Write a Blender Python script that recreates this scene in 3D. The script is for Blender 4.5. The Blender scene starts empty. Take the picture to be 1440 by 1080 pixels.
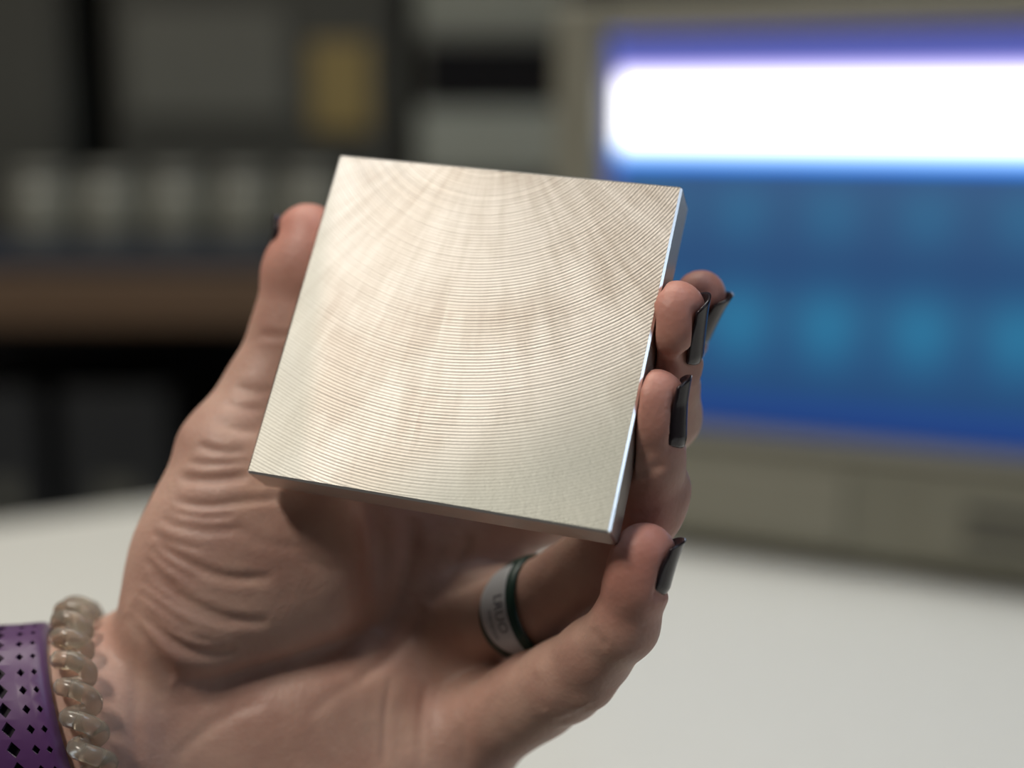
import bpy, bmesh, math, random
import numpy as np
from mathutils import Vector, Matrix

random.seed(4)
S = bpy.context.scene
COL = S.collection

# ------------------------------------------------------------------ camera
PITCH = math.radians(11.034)
CAM = Vector((0.0, 0.0, 1.035))
cam_data = bpy.data.cameras.new('camera')
cam = bpy.data.objects.new('camera', cam_data)
COL.objects.link(cam)
cam.location = CAM
cam.rotation_euler = (math.pi / 2 - PITCH, 0, 0)
cam_data.sensor_width = 36
cam_data.lens = 50                       # f = 2000 px at 1440 wide
cam_data.clip_start = 0.01
cam_data.dof.use_dof = True
cam_data.dof.focus_distance = 0.281
cam_data.dof.aperture_fstop = 4.2
S.camera = cam

# ------------------------------------------------------------------ view, world, lamps
S.view_settings.view_transform = 'Standard'
S.view_settings.look = 'None'
S.view_settings.exposure = 0.0
S.view_settings.gamma = 1.0
S.view_settings.use_curve_mapping = False
W = bpy.data.worlds.new('world')
S.world = W
W.use_nodes = True
W.node_tree.nodes['Background'].inputs[0].default_value = (0.72, 0.82, 1.0, 1)
W.node_tree.nodes['Background'].inputs[1].default_value = 0.04

LAMPS = [  # x, y, size x, size y, watts, colour   (ceiling panels)
    (-0.92, -0.32, 0.22, 0.50, 25.0, (1.0, 0.92, 0.82)),
    (0.52, 0.35, 0.30, 0.60, 4.5, (0.55, 0.78, 1.0)),
    (-0.35, 1.00, 1.25, 0.30, 17.0, (1.0, 0.96, 0.84)),
]
CEIL = 2.6
for i, (x, y, sx, sy, wt, c) in enumerate(LAMPS):
    ld = bpy.data.lights.new('ceiling_lamp', 'AREA')
    ld.shape = 'RECTANGLE'
    ld.size, ld.size_y = sx, sy
    ld.energy = wt
    ld.color = c
    lo = bpy.data.objects.new('ceiling_lamp', ld)
    COL.objects.link(lo)
    lo.location = (x, y, CEIL - 0.075)

# unseen window, added to give the plate's right edge its cool light
ADDED_WIN = (2.28, -0.75, 1.85, 0.95, 0.75)     # x, y, z, width, height
ld = bpy.data.lights.new('added_cool_light', 'AREA')
ld.shape = 'RECTANGLE'
ld.size, ld.size_y = ADDED_WIN[4], ADDED_WIN[3]
ld.energy = 5.5
ld.color = (0.68, 0.82, 1.0)
lo = bpy.data.objects.new('added_cool_light', ld)
COL.objects.link(lo)
lo.location = ADDED_WIN[:3]
lo.rotation_euler = (0, math.radians(90), 0)

# ------------------------------------------------------------------ helpers
F = 2000.0
D0 = 28.4                                # cm, depth of the plate's middle
RCAM = Matrix.Rotation(math.pi / 2 - PITCH, 3, 'X')


def c2w(p):
    """camera-space centimetres (x right, y down, z forward) -> world metres"""
    return CAM + RCAM @ Vector((p[0] * .01, -p[1] * .01, -p[2] * .01))


def pt(px, py, dz=0.0):
    Z = D0 + dz
    return np.array([(px - 720) / F * Z, (py - 540) / F * Z, Z])


def at(u, v, Y):
    """world point on the vertical plane y = Y seen at pixel u, v"""
    x = (u - 720) / F
    y = (540 - v) / F
    d = Vector((x, math.cos(PITCH) + y * math.sin(PITCH), -math.sin(PITCH) + y * math.cos(PITCH)))
    return CAM + d * (Y / d.y)


def mat(name, color=(.8, .8, .8), rough=.5, metal=0.0, **kw):
    m = bpy.data.materials.new(name)
    m.use_nodes = True
    b = m.node_tree.nodes['Principled BSDF']
    b.inputs['Base Color'].default_value = (*color, 1)
    b.inputs['Roughness'].default_value = rough
    b.inputs['Metallic'].default_value = metal
    for k, v in kw.items():
        b.inputs[k].default_value = v
    return m


def nodes(m):
    return m.node_tree.nodes, m.node_tree.links, m.node_tree.nodes['Principled BSDF']


def mottled(name, c1, c2, scale, rough=.5, metal=0.0, bump=0.0, stretch=(1, 1, 1), **kw):
    m = mat(name, c1, rough, metal, **kw)
    N, L, b = nodes(m)
    tc = N.new('ShaderNodeTexCoord')
    mp = N.new('ShaderNodeMapping')
    mp.inputs['Scale'].default_value = stretch
    L.new(tc.outputs['Object'], mp.inputs['Vector'])
    nz = N.new('ShaderNodeTexNoise')
    nz.inputs['Scale'].default_value = scale
    nz.inputs['Detail'].default_value = 5
    L.new(mp.outputs[0], nz.inputs['Vector'])
    mx = N.new('ShaderNodeMix')
    mx.data_type = 'RGBA'
    mx.inputs[6].default_value = (*c1, 1)
    mx.inputs[7].default_value = (*c2, 1)
    L.new(nz.outputs['Fac'], mx.inputs[0])
    L.new(mx.outputs[2], b.inputs['Base Color'])
    if bump:
        bp = N.new('ShaderNodeBump')
        bp.inputs['Strength'].default_value = bump
        bp.inputs['Distance'].default_value = .001
        L.new(nz.outputs['Fac'], bp.inputs['Height'])
        L.new(bp.outputs[0], b.inputs['Normal'])
    return m


def link(name, me, m=None, parent=None):
    o = bpy.data.objects.new(name, me)
    COL.objects.link(o)
    if m is not None:
        me.materials.append(m)
    if parent is not None:
        o.parent = parent
    return o


def tag(o, label=None, cat=None, group=None, kind=None):
    if label: o['label'] = label
    if cat: o['category'] = cat
    if group: o['group'] = group
    if kind: o['kind'] = kind
    return o


def empty(name, loc, rz=0.0):
    o = bpy.data.objects.new(name, None)
    COL.objects.link(o)
    o.location = loc
    o.rotation_euler = (0, 0, rz)
    o.empty_display_size = .02
    return o


def bm_obj(name, bm, m, parent=None, smooth=False):
    bmesh.ops.recalc_face_normals(bm, faces=bm.faces)
    me = bpy.data.meshes.new(name)
    bm.to_mesh(me)
    bm.free()
    if smooth:
        for p in me.polygons: p.use_smooth = True
    return link(name, me, m, parent)


def box_bm(bm, c, s, bev=0.0, seg=2):
    r = bmesh.ops.create_cube(bm, size=1)
    vs = r['verts']
    for v in vs:
        v.co = Vector((v.co.x * s[0] + c[0], v.co.y * s[1] + c[1], v.co.z * s[2] + c[2]))
    if bev:
        es = list({e for v in vs for e in v.link_edges})
        bmesh.ops.bevel(bm, geom=es, offset=bev, segments=seg, affect='EDGES', profile=.5)
    return bm


def box(name, c, s, m, parent=None, bev=0.0, seg=2):
    return bm_obj(name, box_bm(bmesh.new(), c, s, bev, seg), m, parent)


def lathe(name, prof, m, parent=None, n=28, loc=(0, 0, 0)):
    """prof: list of (radius, z)"""
    bm = bmesh.new()
    rings = []
    for r, z in prof:
        if r < 1e-6:
            rings.append([bm.verts.new((loc[0], loc[1], loc[2] + z))])
        else:
            rings.append([bm.verts.new((loc[0] + r * math.cos(2 * math.pi * k / n), loc[1] + r * math.sin(2 * math.pi * k / n), loc[2] + z)) for k in range(n)])
    for a, b in zip(rings, rings[1:]):
        for k in range(n):
            k2 = (k + 1) % n
            if len(a) == 1 and len(b) == 1: continue
            if len(a) == 1: bm.faces.new((a[0], b[k], b[k2]))
            elif len(b) == 1: bm.faces.new((a[k], a[k2], b[0]))
            else: bm.faces.new((a[k], a[k2], b[k2], b[k]))
    return bm_obj(name, bm, m, parent, smooth=True)


def grid_mesh(name, V, nu, nv, m, parent=None, closeu=False, closev=False, smooth=True):
    """V: (nu*nv, 3) world metres"""
    faces = []
    for i in range(nu if closeu else nu - 1):
        for j in range(nv if closev else nv - 1):
            i2, j2 = (i + 1) % nu, (j + 1) % nv
            faces.append((i * nv + j, i2 * nv + j, i2 * nv + j2, i * nv + j2))
    me = bpy.data.meshes.new(name)
    me.from_pydata([tuple(v) for v in V], [], faces)
    bm = bmesh.new(); bm.from_mesh(me)
    bmesh.ops.recalc_face_normals(bm, faces=bm.faces)
    bm.to_mesh(me); bm.free()
    if smooth:
        for p in me.polygons: p.use_smooth = True
    return link(name, me, m, parent)


# ------------------------------------------------------------------ the room
M_wall = mottled('wall_paint', (.16, .16, .15), (.20, .20, .19), 3, .8)
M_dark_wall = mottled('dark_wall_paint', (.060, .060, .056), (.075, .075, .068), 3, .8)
M_ceil = mottled('ceiling_paint', (.42, .42, .40), (.48, .48, .45), 4, .85)
M_floor = mottled('vinyl_floor', (.10, .10, .10), (.15, .15, .15), 30, .45)
X0, X1, Y0, Y1 = -2.3, 2.3, -2.4, 2.1
for nm, c, s, m in [
    ('floor', ((X0 + X1) / 2, (Y0 + Y1) / 2, -.05), (X1 - X0 + .2, Y1 - Y0 + .2, .1), M_floor),
    ('ceiling', ((X0 + X1) / 2, (Y0 + Y1) / 2, CEIL + .05), (X1 - X0 + .2, Y1 - Y0 + .2, .1), M_ceil),
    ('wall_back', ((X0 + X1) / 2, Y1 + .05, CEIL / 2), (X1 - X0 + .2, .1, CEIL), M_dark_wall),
    ('wall_front', ((X0 + X1) / 2, Y0 - .05, CEIL / 2), (X1 - X0 + .2, .1, CEIL), M_wall),
    ('wall_left', (X0 - .05, (Y0 + Y1) / 2, CEIL / 2), (.1, Y1 - Y0, CEIL), M_wall),
    ('wall_right', (X1 + .05, (Y0 + Y1) / 2, CEIL / 2), (.1, Y1 - Y0, CEIL), M_wall),
]:
    tag(box(nm, c, s, m), kind='structure')

M_wf = mat('added_window_frame_paint', (.55, .55, .53), .5)
wx, wy, wz, ww, wh = ADDED_WIN
added_win = tag(empty('added_window_1', (X1, wy, wz)), kind='structure')  # added out of view to dress the cool area light
for k in (-1, 1):
    box('added_side_frame', (-.03, k * (ww / 2 + .03), 0), (.06, .06, wh + .12), M_wf, added_win, .004)
    box('added_cross_frame', (-.03, 0, k * (wh / 2 + .03)), (.06, ww, .06), M_wf, added_win, .004)
M_added_pane = mat('added_glow_pane', (.6, .68, .8), .1, **{'Emission Color': (.68, .82, 1, 1), 'Emission Strength': .8})  # glowing pane of the added window
box('added_pane', (-.006, 0, 0), (.008, ww, wh), M_added_pane, added_win)
box('added_sill', (-.06, 0, -wh / 2 - .075), (.12, ww + .2, .03), M_wf, added_win, .004)
M_fix = mat('lamp_housing', (.7, .7, .68), .5)
for i, (x, y, sx, sy, wt, c) in enumerate(LAMPS):
    r = empty('ceiling_light', (x, y, CEIL))
    tag(r, ['long ceiling light fixture above and left of the viewer', 'long ceiling light fixture above and right of the viewer',
            'crosswise ceiling light fixture above the far end of the bench'][i], 'ceiling light')
    t = .02
    box('housing', (0, 0, -.0125), (sx + .04, sy + .04, .025), M_fix, r)
    for k in (-1, 1):
        box('side_rail', (k * (sx / 2 + t / 2), 0, -.05), (t, sy + .04, .05), M_fix, r)
        box('end_rail', (0, k * (sy / 2 + t / 2), -.05), (sx, t, .05), M_fix, r)

# ------------------------------------------------------------------ white bench
TZ = 0.75
M_bench = mottled('white_laminate', (.66, .65, .61), (.72, .71, .67), 60, .38)
M_leg = mat('bench_steel', (.12, .12, .12), .45, .6)
bench = tag(empty('workbench', (0, .5, 0)), 'white laminate workbench under the hand, running back to the dark rack', 'table')
bm = bmesh.new()
out = [(-.75, .40), (-.02, .40), (.12, .06), (.85, .06), (.85, 1.12), (-.056, 1.12), (-.75, .741)]
top = [bm.verts.new((x, y - .5, TZ)) for x, y in out]
bot = [bm.verts.new((x, y - .5, TZ - .03)) for x, y in out]
bm.faces.new(top); bm.faces.new(list(reversed(bot)))
for i in range(len(out)):
    j = (i + 1) % len(out)
    bm.faces.new((bot[i], bot[j], top[j], top[i]))
bmesh.ops.bevel(bm, geom=list(bm.edges), offset=.003, segments=2, affect='EDGES')
bm_obj('worktop', bm, M_bench, bench)
for (x, y) in [(-.68, .46), (.20, .12), (.78, .12), (.78, 1.05), (-.68, .70), (-.02, 1.03)]:
    box('leg', (x, y - .5, (TZ - .03) / 2), (.05, .05, TZ - .03), M_leg, bench, .003)
box('apron', (-.38, .46 - .5, TZ - .07), (.60, .02, .08), M_leg, bench)
box('apron', (.78, .585 - .5, TZ - .07), (.02, .88, .08), M_leg, bench)

# ------------------------------------------------------------------ bench analyser with lit screen
M_case = mottled('beige_case', (.205, .195, .150), (.225, .215, .170), 20, .5)
M_case2 = mottled('beige_case_lower', (.17, .165, .125), (.20, .19, .145), 20, .5)
M_dark = mat('dark_plastic', (.016, .016, .02), .5)
ANG = math.atan2(-.42355, .90587)
inst = tag(empty('bench_analyser', (.118, .891, TZ), ANG), 'beige bench instrument with a large bright blue and white screen', 'instrument')
# local x along the face, local -y towards the viewer, z up
IX0, IX1, IH, IDp = -.097, .385, .349, .33
FT = .012
sx0, sx1, sz0, sz1 = -.064, .352, .084, .331
box('case', ((IX0 + IX1) / 2, .02 + IDp / 2, (IH + FT) / 2), (IX1 - IX0 - .004, IDp, IH - FT - .004), M_case, inst, .008, 3)
bm = bmesh.new()                                             # bezel ring
box_bm(bm, ((IX0 + sx0) / 2, .005, (IH + .077) / 2), (sx0 - IX0, .03, IH - .077), .004)
box_bm(bm, ((IX1 + sx1) / 2, .005, (IH + .077) / 2), (IX1 - sx1, .03, IH - .077), .004)
box_bm(bm, ((sx0 + sx1) / 2, .005, (IH + sz1) / 2), (sx1 - sx0, .03, IH - sz1), .004)
box_bm(bm, ((sx0 + sx1) / 2, .005, (.077 + sz0) / 2), (sx1 - sx0, .03, sz0 - .077), .002)
bm_obj('bezel', bm, M_case, inst)
box('lower_panel', ((IX0 + IX1) / 2, .006, (.075 + FT) / 2), (IX1 - IX0, .028, .075 - FT), M_case2, inst, .003)
box('panel_door', (.02, -.0095, .043), (.16, .004, .046), M_case, inst, .0015)
box('panel_door', (.245, -.0095, .043), (.20, .004, .046), M_case2, inst, .0015)
for k in range(2):
    box('drive_slot', (.245, -.0125, .034 + k * .016), (.15, .003, .004), M_dark, inst)
lathe('power_button', [(0, 0), (.008, 0), (.008, .004), (.007, .005), (0, .005)], M_dark, inst, 16, (0, 0, 0))
pb = bpy.data.objects['power_button']; pb.rotation_euler = (math.pi / 2, 0, 0); pb.location = (-.075, -.008, .045)
for x in (IX0 + .04, IX1 - .04):
    for y in (.04, .30):
        box('foot', (x, y, FT / 2), (.03, .03, FT), M_dark, inst, .002)
# the screen: flat, printed by light
M_scr = bpy.data.materials.new('lit_screen'); M_scr.use_nodes = True
N, L = M_scr.node_tree.nodes, M_scr.node_tree.links
for n in list(N): N.remove(n)
outn = N.new('ShaderNodeOutputMaterial'); em = N.new('ShaderNodeEmission')
tc = N.new('ShaderNodeTexCoord'); sep = N.new('ShaderNodeSeparateXYZ')
L.new(tc.outputs['Generated'], sep.inputs[0])
ramp = N.new('ShaderNodeValToRGB'); L.new(sep.outputs['Z'], ramp.inputs[0])
cr = ramp.color_ramp
stops = [(0.0, (.016, .040, .16)), (.06, (.020, .065, .26)), (.10, (.022, .070, .19)), (.30, (.030, .115, .24)), (.42, (.026, .075, .19)),
         (.60, (.042, .110, .23)), (.665, (.045, .10, .24)), (.68, (.03, .38, 1.6)), (.71, (.9, 1.5, 2.2)), (.735, (3, 3, 3)),
         (.865, (3, 3, 3)), (.895, (1.3, 1.1, 2.0)), (.915, (.14, .17, .60)), (1.0, (.06, .065, .23))]  # blue halo of the glaring white band painted into its edge colours
cr.elements[0].position = 0; cr.elements[0].color = (*stops[0][1], 1)
cr.elements[1].position = 1; cr.elements[1].color = (*stops[-1][1], 1)
for p, c in stops[1:-1]:
    e = cr.elements.new(p); e.color = (*c, 1)
# pale blue repeated icons on the lower half of the display
def math_node(op, a, b=None, c=None):
    n = N.new('ShaderNodeMath'); n.operation = op
    for i, v in enumerate((a, b, c)):
        if v is None: continue
        if isinstance(v, (int, float)): n.inputs[i].default_value = v
        else: L.new(v, n.inputs[i])
    return n.outputs[0]
def bell(v, c, w):                       # smooth bump around c
    d = math_node('DIVIDE', math_node('SUBTRACT', v, c), w)
    return math_node('POWER', 2.718, math_node('MULTIPLY', math_node('MULTIPLY', d, d), -1.0))
wv = math_node('ADD', math_node('MULTIPLY', math_node('SINE', math_node('MULTIPLY_ADD', sep.outputs['X'], 2 * math.pi / .135, 4.3)), .5), .5)
rows = math_node('ADD', bell(sep.outputs['Z'], .27, .09), math_node('MULTIPLY', bell(sep.outputs['Z'], .55, .07), .5))
fac = math_node('MULTIPLY', wv, rows)
mix = N.new('ShaderNodeMix'); mix.data_type = 'RGBA'; mix.blend_type = 'ADD'
L.new(math_node('MULTIPLY', fac, .8), mix.inputs[0]); L.new(ramp.outputs[0], mix.inputs[6]); mix.inputs[7].default_value = (.0, .085, .12, 1)
# left margin of the display is dark blue
edge = math_node('GREATER_THAN', sep.outputs['X'], .012)
mix2 = N.new('ShaderNodeMix'); mix2.data_type = 'RGBA'
L.new(edge, mix2.inputs[0]); mix2.inputs[6].default_value = (.10, .14, .5, 1); L.new(mix.outputs[2], mix2.inputs[7])
L.new(mix2.outputs[2], em.inputs[0]); em.inputs[1].default_value = 1.0
L.new(em.outputs[0], outn.inputs[0])
box('screen', ((sx0 + sx1) / 2, .012, (sz0 + sz1) / 2), (sx1 - sx0 - .0005, .012, sz1 - sz0 - .0005), M_scr, inst)

# ------------------------------------------------------------------ dark storage rack behind the bench
YR = 1.30
def zr(v, Y=YR): return at(720, v, Y).z
def xr(u, v, Y=YR): return at(u, v, Y).x
M_rackm = mottled('rack_metal', (.026, .026, .032), (.034, .034, .038), 12, .5, .2)
M_wood = mottled('shelf_wood', (.105, .062, .036), (.135, .082, .048), 14, .5, stretch=(1, 12, 12))
rack = tag(empty('storage_rack', (-.3, YR + .2, 0)), 'dark storage rack with one brown wooden shelf behind the bench', 'shelf')
RX0, RX1 = -.78, .32
zs_top, zs_bot = zr(385), zr(462)
def lx(x): return x + .3
def ly(y): return y - YR - .2
box('shelf_board', (lx((RX0 + RX1) / 2), ly(YR + .2), (zs_top + zs_bot) / 2), (RX1 - RX0 - .06, .40, zs_top - zs_bot), M_wood, rack, .003)
box('shelf_board', (lx((RX0 + RX1) / 2), ly(YR + .2), .52), (RX1 - RX0 - .06, .40, .03), M_rackm, rack, .003)
box('shelf_board', (lx((RX0 + RX1) / 2), ly(YR + .2), 1.32), (RX1 - RX0 - .06, .40, .03), M_rackm, rack, .003)
box('back_panel', (lx((RX0 + RX1) / 2), ly(YR + .41), .72), (RX1 - RX0, .012, 1.42), M_rackm, rack)
for x in (RX0 + .015, RX1 - .015):
    for y in (YR + .015, YR + .385):
        box('post', (lx(x), ly(y), .72), (.03, .03, 1.44), M_rackm, rack, .002)
for y in (YR + .03,):
    box('cross_bar', (lx((RX0 + RX1) / 2), ly(y), .12), (RX1 - RX0 - .06, .02, .04), M_rackm, rack)

# navy tray on the wooden shelf, jars in a row on it
M_navy = mottled('navy_plastic', (.038, .046, .066), (.046, .055, .078), 20, .45)
tz0 = zs_top + .0005
tz1 = zr(343)
tray = tag(empty('shelf_tray', (xr(230, 360), YR + .06, tz0)), 'long low navy tray lying on the brown wooden shelf', 'tray')
TL = .44
box('base', (0, 0, .003), (TL, .11, .006), M_navy, tray)
box('front_wall', (0, -.053, (tz1 - tz0) / 2), (TL, .004, tz1 - tz0), M_navy, tray)
box('rear_wall', (0, .053, (tz1 - tz0) / 2), (TL, .004, tz1 - tz0), M_navy, tray)
for k in (-1, 1):
    box('end_wall', (k * (TL / 2 - .002), 0, (tz1 - tz0) / 2), (.004, .102, tz1 - tz0), M_navy, tray)

M_jar = mottled('cloudy_jar', (.21, .21, .18), (.25, .25, .215), 25, .30, **{'Transmission Weight': .15})
M_lid = mat('grey_lid', (.17, .17, .15), .5)
jar_xs = [62, 157, 252, 347, 442]
jar_lab = ['first cloudy jar from the left end of the row on the navy tray', 'second cloudy jar from the left end of the row on the navy tray',
           'third cloudy jar from the left, in the middle of the row', 'fourth cloudy jar from the left, just left of the thumb tip',
           'fifth cloudy jar on the navy tray, partly behind the thumb tip and plate']
JH = zr(238, YR + .06) - tz0 - .0065
jar0 = None
for u, lb in zip(jar_xs, jar_lab):
    px = xr(u, 290, YR + .06)
    if jar0 is None:
        j = empty('jar', (px, YR + .06, tz0 + .0065))
        r = .0300
        lathe('glass_body', [(0, 0), (r - .003, 0), (r, .004), (r, JH * .72), (r * .93, JH * .80), (r * .86, JH * .83), (r * .86, JH * .86), (0, JH * .86)], M_jar, j)
        lathe('lid', [(0, JH * .865), (r * .88, JH * .865), (r * .88, JH * .97), (r * .80, JH), (0, JH)], M_lid, j)
        jar0 = j
    else:
        j = jar0.copy(); COL.objects.link(j); j.location.x = px
        for ch in list(jar0.children):
            c = ch.copy(); COL.objects.link(c); c.parent = j
    tag(j, lb, 'jar', 'cloudy jars in a row on the navy tray')

# instruments standing behind the jars
M_grey1 = mottled('grey_case', (.060, .060, .051), (.074, .074, .062), 15, .5)
M_grey2 = mottled('lighter_grey_case', (.135, .135, .115), (.155, .155, .13), 15, .5)
M_yel = mat('yellow_label', (.32, .235, .085), .5)
M_black = mat('black_glass', (.006, .006, .008), .25)
YB = YR + .15
def device(name, u0, u1, v0, m, label, cat, depth=.22):
    xa, xb = xr(u0, 200, YB), xr(u1, 200, YB)
    zt = zr(v0, YB)
    r = tag(empty(name, ((xa + xb) / 2, YB, zs_top + .0005)), label, cat)
    h = zt - zs_top
    box('case', (0, depth / 2, h / 2 + .005), (xb - xa, depth, h - .01), m, r, .006)
    for k in (-1, 1):
        for y in (.03, depth - .03):
            box('foot', (k * ((xb - xa) / 2 - .03), y, .0025), (.02, .02, .005), M_dark, r)
    return r, xb - xa, h
d1, w1, h1 = device('power_supply', -160, 103, -60, M_grey1, 'dark grey equipment case at the far left of the rack', 'instrument')
box('front_plate', (0, -.003, h1 / 2 + .005), (w1 - .02, .006, h1 - .04), M_grey1, d1, .002)
for k in (-1, 1):
    dd = lathe('dial', [(0, 0), (.016, 0), (.014, .014), (0, .014)], M_dark, d1, 20)
    dd.rotation_euler = (math.pi / 2, 0, 0); dd.location = (k * .04, -.006, .06)
d2, w2, h2 = device('equipment_case', 160, 560, -60, M_grey1, 'wide dark grey case with a yellow label on its front', 'instrument')
box('front_plate', (-.045, -.003, zr(90, YB) - zs_top), (w2 * .55, .006, zr(0, YB) - zr(150, YB)), M_grey2, d2, .002)
xl, xh = xr(437, 125, YB) - d2.location.x, xr(522, 125, YB) - d2.location.x
box('yellow_label', ((xl + xh) / 2, -.0025, zr(122, YB) - zs_top), (xh - xl, .005, zr(62, YB) - zr(188, YB)), M_yel, d2, .002)
d3, w3, h3 = device('display_meter', 583, 800, 40, M_grey2, 'grey meter with a black display, between the labelled case and the screen', 'instrument')
M_grey3 = mottled('pale_grey_case', (.36, .38, .33), (.42, .44, .38), 15, .5)
zc, zd = zr(105, YB) - zs_top, zr(200, YB) - zs_top
box('display', (0, -.003, zc), (w3 * .90, .006, zr(62, YB) - zr(150, YB)), M_black, d3, .002)
box('front_panel', (0, -.003, zd), (w3 * .94, .006, zr(160, YB) - zr(255, YB)), M_grey3, d3, .002)
for k in range(4):
    dd = lathe('knob', [(0, 0), (.010, 0), (.009, .012), (0, .012)], M_dark, d3, 18)
    dd.rotation_euler = (math.pi / 2, 0, 0); dd.location = ((k - 1.5) * .03, -.006, zd - .045)
d4w = .25
bx = tag(empty('instrument_lid', (xr(690, 20, YB), YB + .02, zr(40, YB) + .0005)), 'pale grey shallow box lying on top of the display meter', 'box')
box('tub', (0, .09, .019), (.15, .17, .038), M_grey3, bx, .004)
box('lid', (0, .09, .0435), (.156, .176, .010), M_grey3, bx, .003)
# bins standing on the lower shelf
M_bin = mottled('charcoal_bin', (.035, .037, .040), (.045, .047, .05), 15, .5)
for i, (u0, u1, lb) in enumerate([(-70, 35, 'charcoal storage bin on the low shelf, nearest the left picture edge'), (70, 225, 'wide charcoal storage bin on the low shelf beside the thumb base')]):
    xa, xb = xr(u0, 640), xr(u1, 640)
    r = tag(empty('storage_bin', ((xa + xb) / 2, YR + .15, .5355)), lb, 'bin', 'charcoal bins on the low shelf')
    h = zr(560) - .536
    w = xb - xa
    box('base', (0, 0, .003), (w, .22, .006), M_bin, r)
    box('front_wall', (0, -.108, h / 2), (w, .005, h), M_bin, r, .001)
    box('rear_wall', (0, .108, h / 2), (w, .005, h), M_bin, r, .001)
    for k in (-1, 1):
        box('side_wall', (k * (w / 2 - .0025), 0, h / 2), (.005, .211, h), M_bin, r, .001)
    box('label_holder', (0, -.112, h * .55), (w * .4, .003, .03), M_grey2, r)

# ------------------------------------------------------------------ milled metal plate
PW, PH, PT = 7.6, 7.311, .95
ax = np.array([.94762563, .1319798, -.29083844])          # x right, y down, z forward
ay = np.array([.22485508, -.92673544, .30100101])
ax /= np.linalg.norm(ax); ay -= ax * (ax @ ay); ay /= np.linalg.norm(ay)
an = np.cross(ax, ay)
if an[2] > 0: an = -an                                      # front normal, towards the viewer
PC = None
# centre of the plate's front face: image of the diagonals' crossing, at the fitted depth
_c = np.linalg.lstsq(np.array([[1, 0], [0, 1]]), np.zeros(2), rcond=None)
def _cross(a, b, c, d):
    a, b, c, d = map(np.array, (a, b, c, d))
    t = np.linalg.solve(np.array([b - a, -(d - c)]).T.astype(float), (c - a).astype(float))
    return a + (b - a) * t[0]
cx, cy = _cross((478, 217), (857, 750), (961, 262), (345, 664))
PZ = 3.7788 * PW
PC = np.array([(cx - 720) / F * PZ, (cy - 540) / F * PZ, PZ])
PB = PC - an * PT / 2                                       # centre of the solid

def plate_sdf(P, grow=0.0):
    Q = P - PB
    q = np.stack([np.abs(Q @ ax) - PW / 2 - grow, np.abs(Q @ ay) - PH / 2 - grow, np.abs(Q @ an) - PT / 2 - grow], -1)
    return np.linalg.norm(np.maximum(q, 0), axis=-1) + np.minimum(q.max(-1), 0)

M_alu = bpy.data.materials.new('milled_aluminium'); M_alu.use_nodes = True
N, L, B = nodes(M_alu)
B.inputs['Metallic'].default_value = 1
B.inputs['Anisotropic'].default_value = .88
tc = N.new('ShaderNodeTexCoord')
sub = N.new('ShaderNodeVectorMath'); sub.operation = 'SUBTRACT'
L.new(tc.outputs['Object'], sub.inputs[0]); sub.inputs[1].default_value = (-.0050, .0555, .0)
flat = N.new('ShaderNodeVectorMath'); flat.operation = 'MULTIPLY'
L.new(sub.outputs[0], flat.inputs[0]); flat.inputs[1].default_value = (1, 1, 0)
ln = N.new('ShaderNodeVectorMath'); ln.operation = 'LENGTH'
L.new(flat.outputs[0], ln.inputs[0])
nrm = N.new('ShaderNodeVectorMath'); nrm.operation = 'NORMALIZE'
L.new(flat.outputs[0], nrm.inputs[0])
vt = N.new('ShaderNodeVectorTransform'); vt.vector_type = 'VECTOR'; vt.convert_from = 'OBJECT'; vt.convert_to = 'WORLD'
L.new(nrm.outputs[0], vt.inputs[0])
L.new(vt.outputs[0], B.inputs['Tangent'])
# groove height: regular feed marks, each pass a little different
nd = N.new('ShaderNodeTexNoise'); nd.inputs['Scale'].default_value = 90; nd.inputs['Detail'].default_value = 3
L.new(tc.outputs['Object'], nd.inputs['Vector'])
rj = math_node('MULTIPLY_ADD', math_node('SUBTRACT', nd.outputs['Fac'], .5), .00035, ln.outputs[1 if len(ln.outputs) > 1 else 0])
sn = math_node('SINE', math_node('MULTIPLY', rj, 2 * math.pi / .00066))
n1 = N.new('ShaderNodeTexNoise'); n1.noise_dimensions = '1D'; n1.inputs['Detail'].default_value = 4; n1.inputs['Scale'].default_value = 1
L.new(math_node('MULTIPLY', rj, 1300), n1.inputs['W'])
n2 = N.new('ShaderNodeTexNoise'); n2.inputs['Scale'].default_value = 55; n2.inputs['Detail'].default_value = 4
L.new(tc.outputs['Object'], n2.inputs['Vector'])
n3 = N.new('ShaderNodeTexNoise'); n3.inputs['Scale'].default_value = 1800; n3.inputs['Detail'].default_value = 2
L.new(tc.outputs['Object'], n3.inputs['Vector'])
# the marks fade out towards the lower right and in a lower-left strip
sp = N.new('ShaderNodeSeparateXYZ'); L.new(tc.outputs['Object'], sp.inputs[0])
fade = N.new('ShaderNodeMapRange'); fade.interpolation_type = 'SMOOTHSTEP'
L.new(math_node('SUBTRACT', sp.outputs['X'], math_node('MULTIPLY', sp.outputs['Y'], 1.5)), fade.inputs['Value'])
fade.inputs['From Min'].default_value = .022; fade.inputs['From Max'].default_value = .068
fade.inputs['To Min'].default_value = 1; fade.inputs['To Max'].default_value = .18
fade2 = N.new('ShaderNodeMapRange'); fade2.interpolation_type = 'SMOOTHSTEP'  # left strip follows the edge of a dull reflection
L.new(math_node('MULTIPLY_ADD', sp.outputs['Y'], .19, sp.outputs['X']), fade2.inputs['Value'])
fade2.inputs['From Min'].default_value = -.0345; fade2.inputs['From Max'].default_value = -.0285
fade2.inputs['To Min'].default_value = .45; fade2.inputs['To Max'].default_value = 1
h = math_node('ADD', math_node('MULTIPLY', sn, .5), math_node('MULTIPLY', n1.outputs['Fac'], 1.9))
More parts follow.
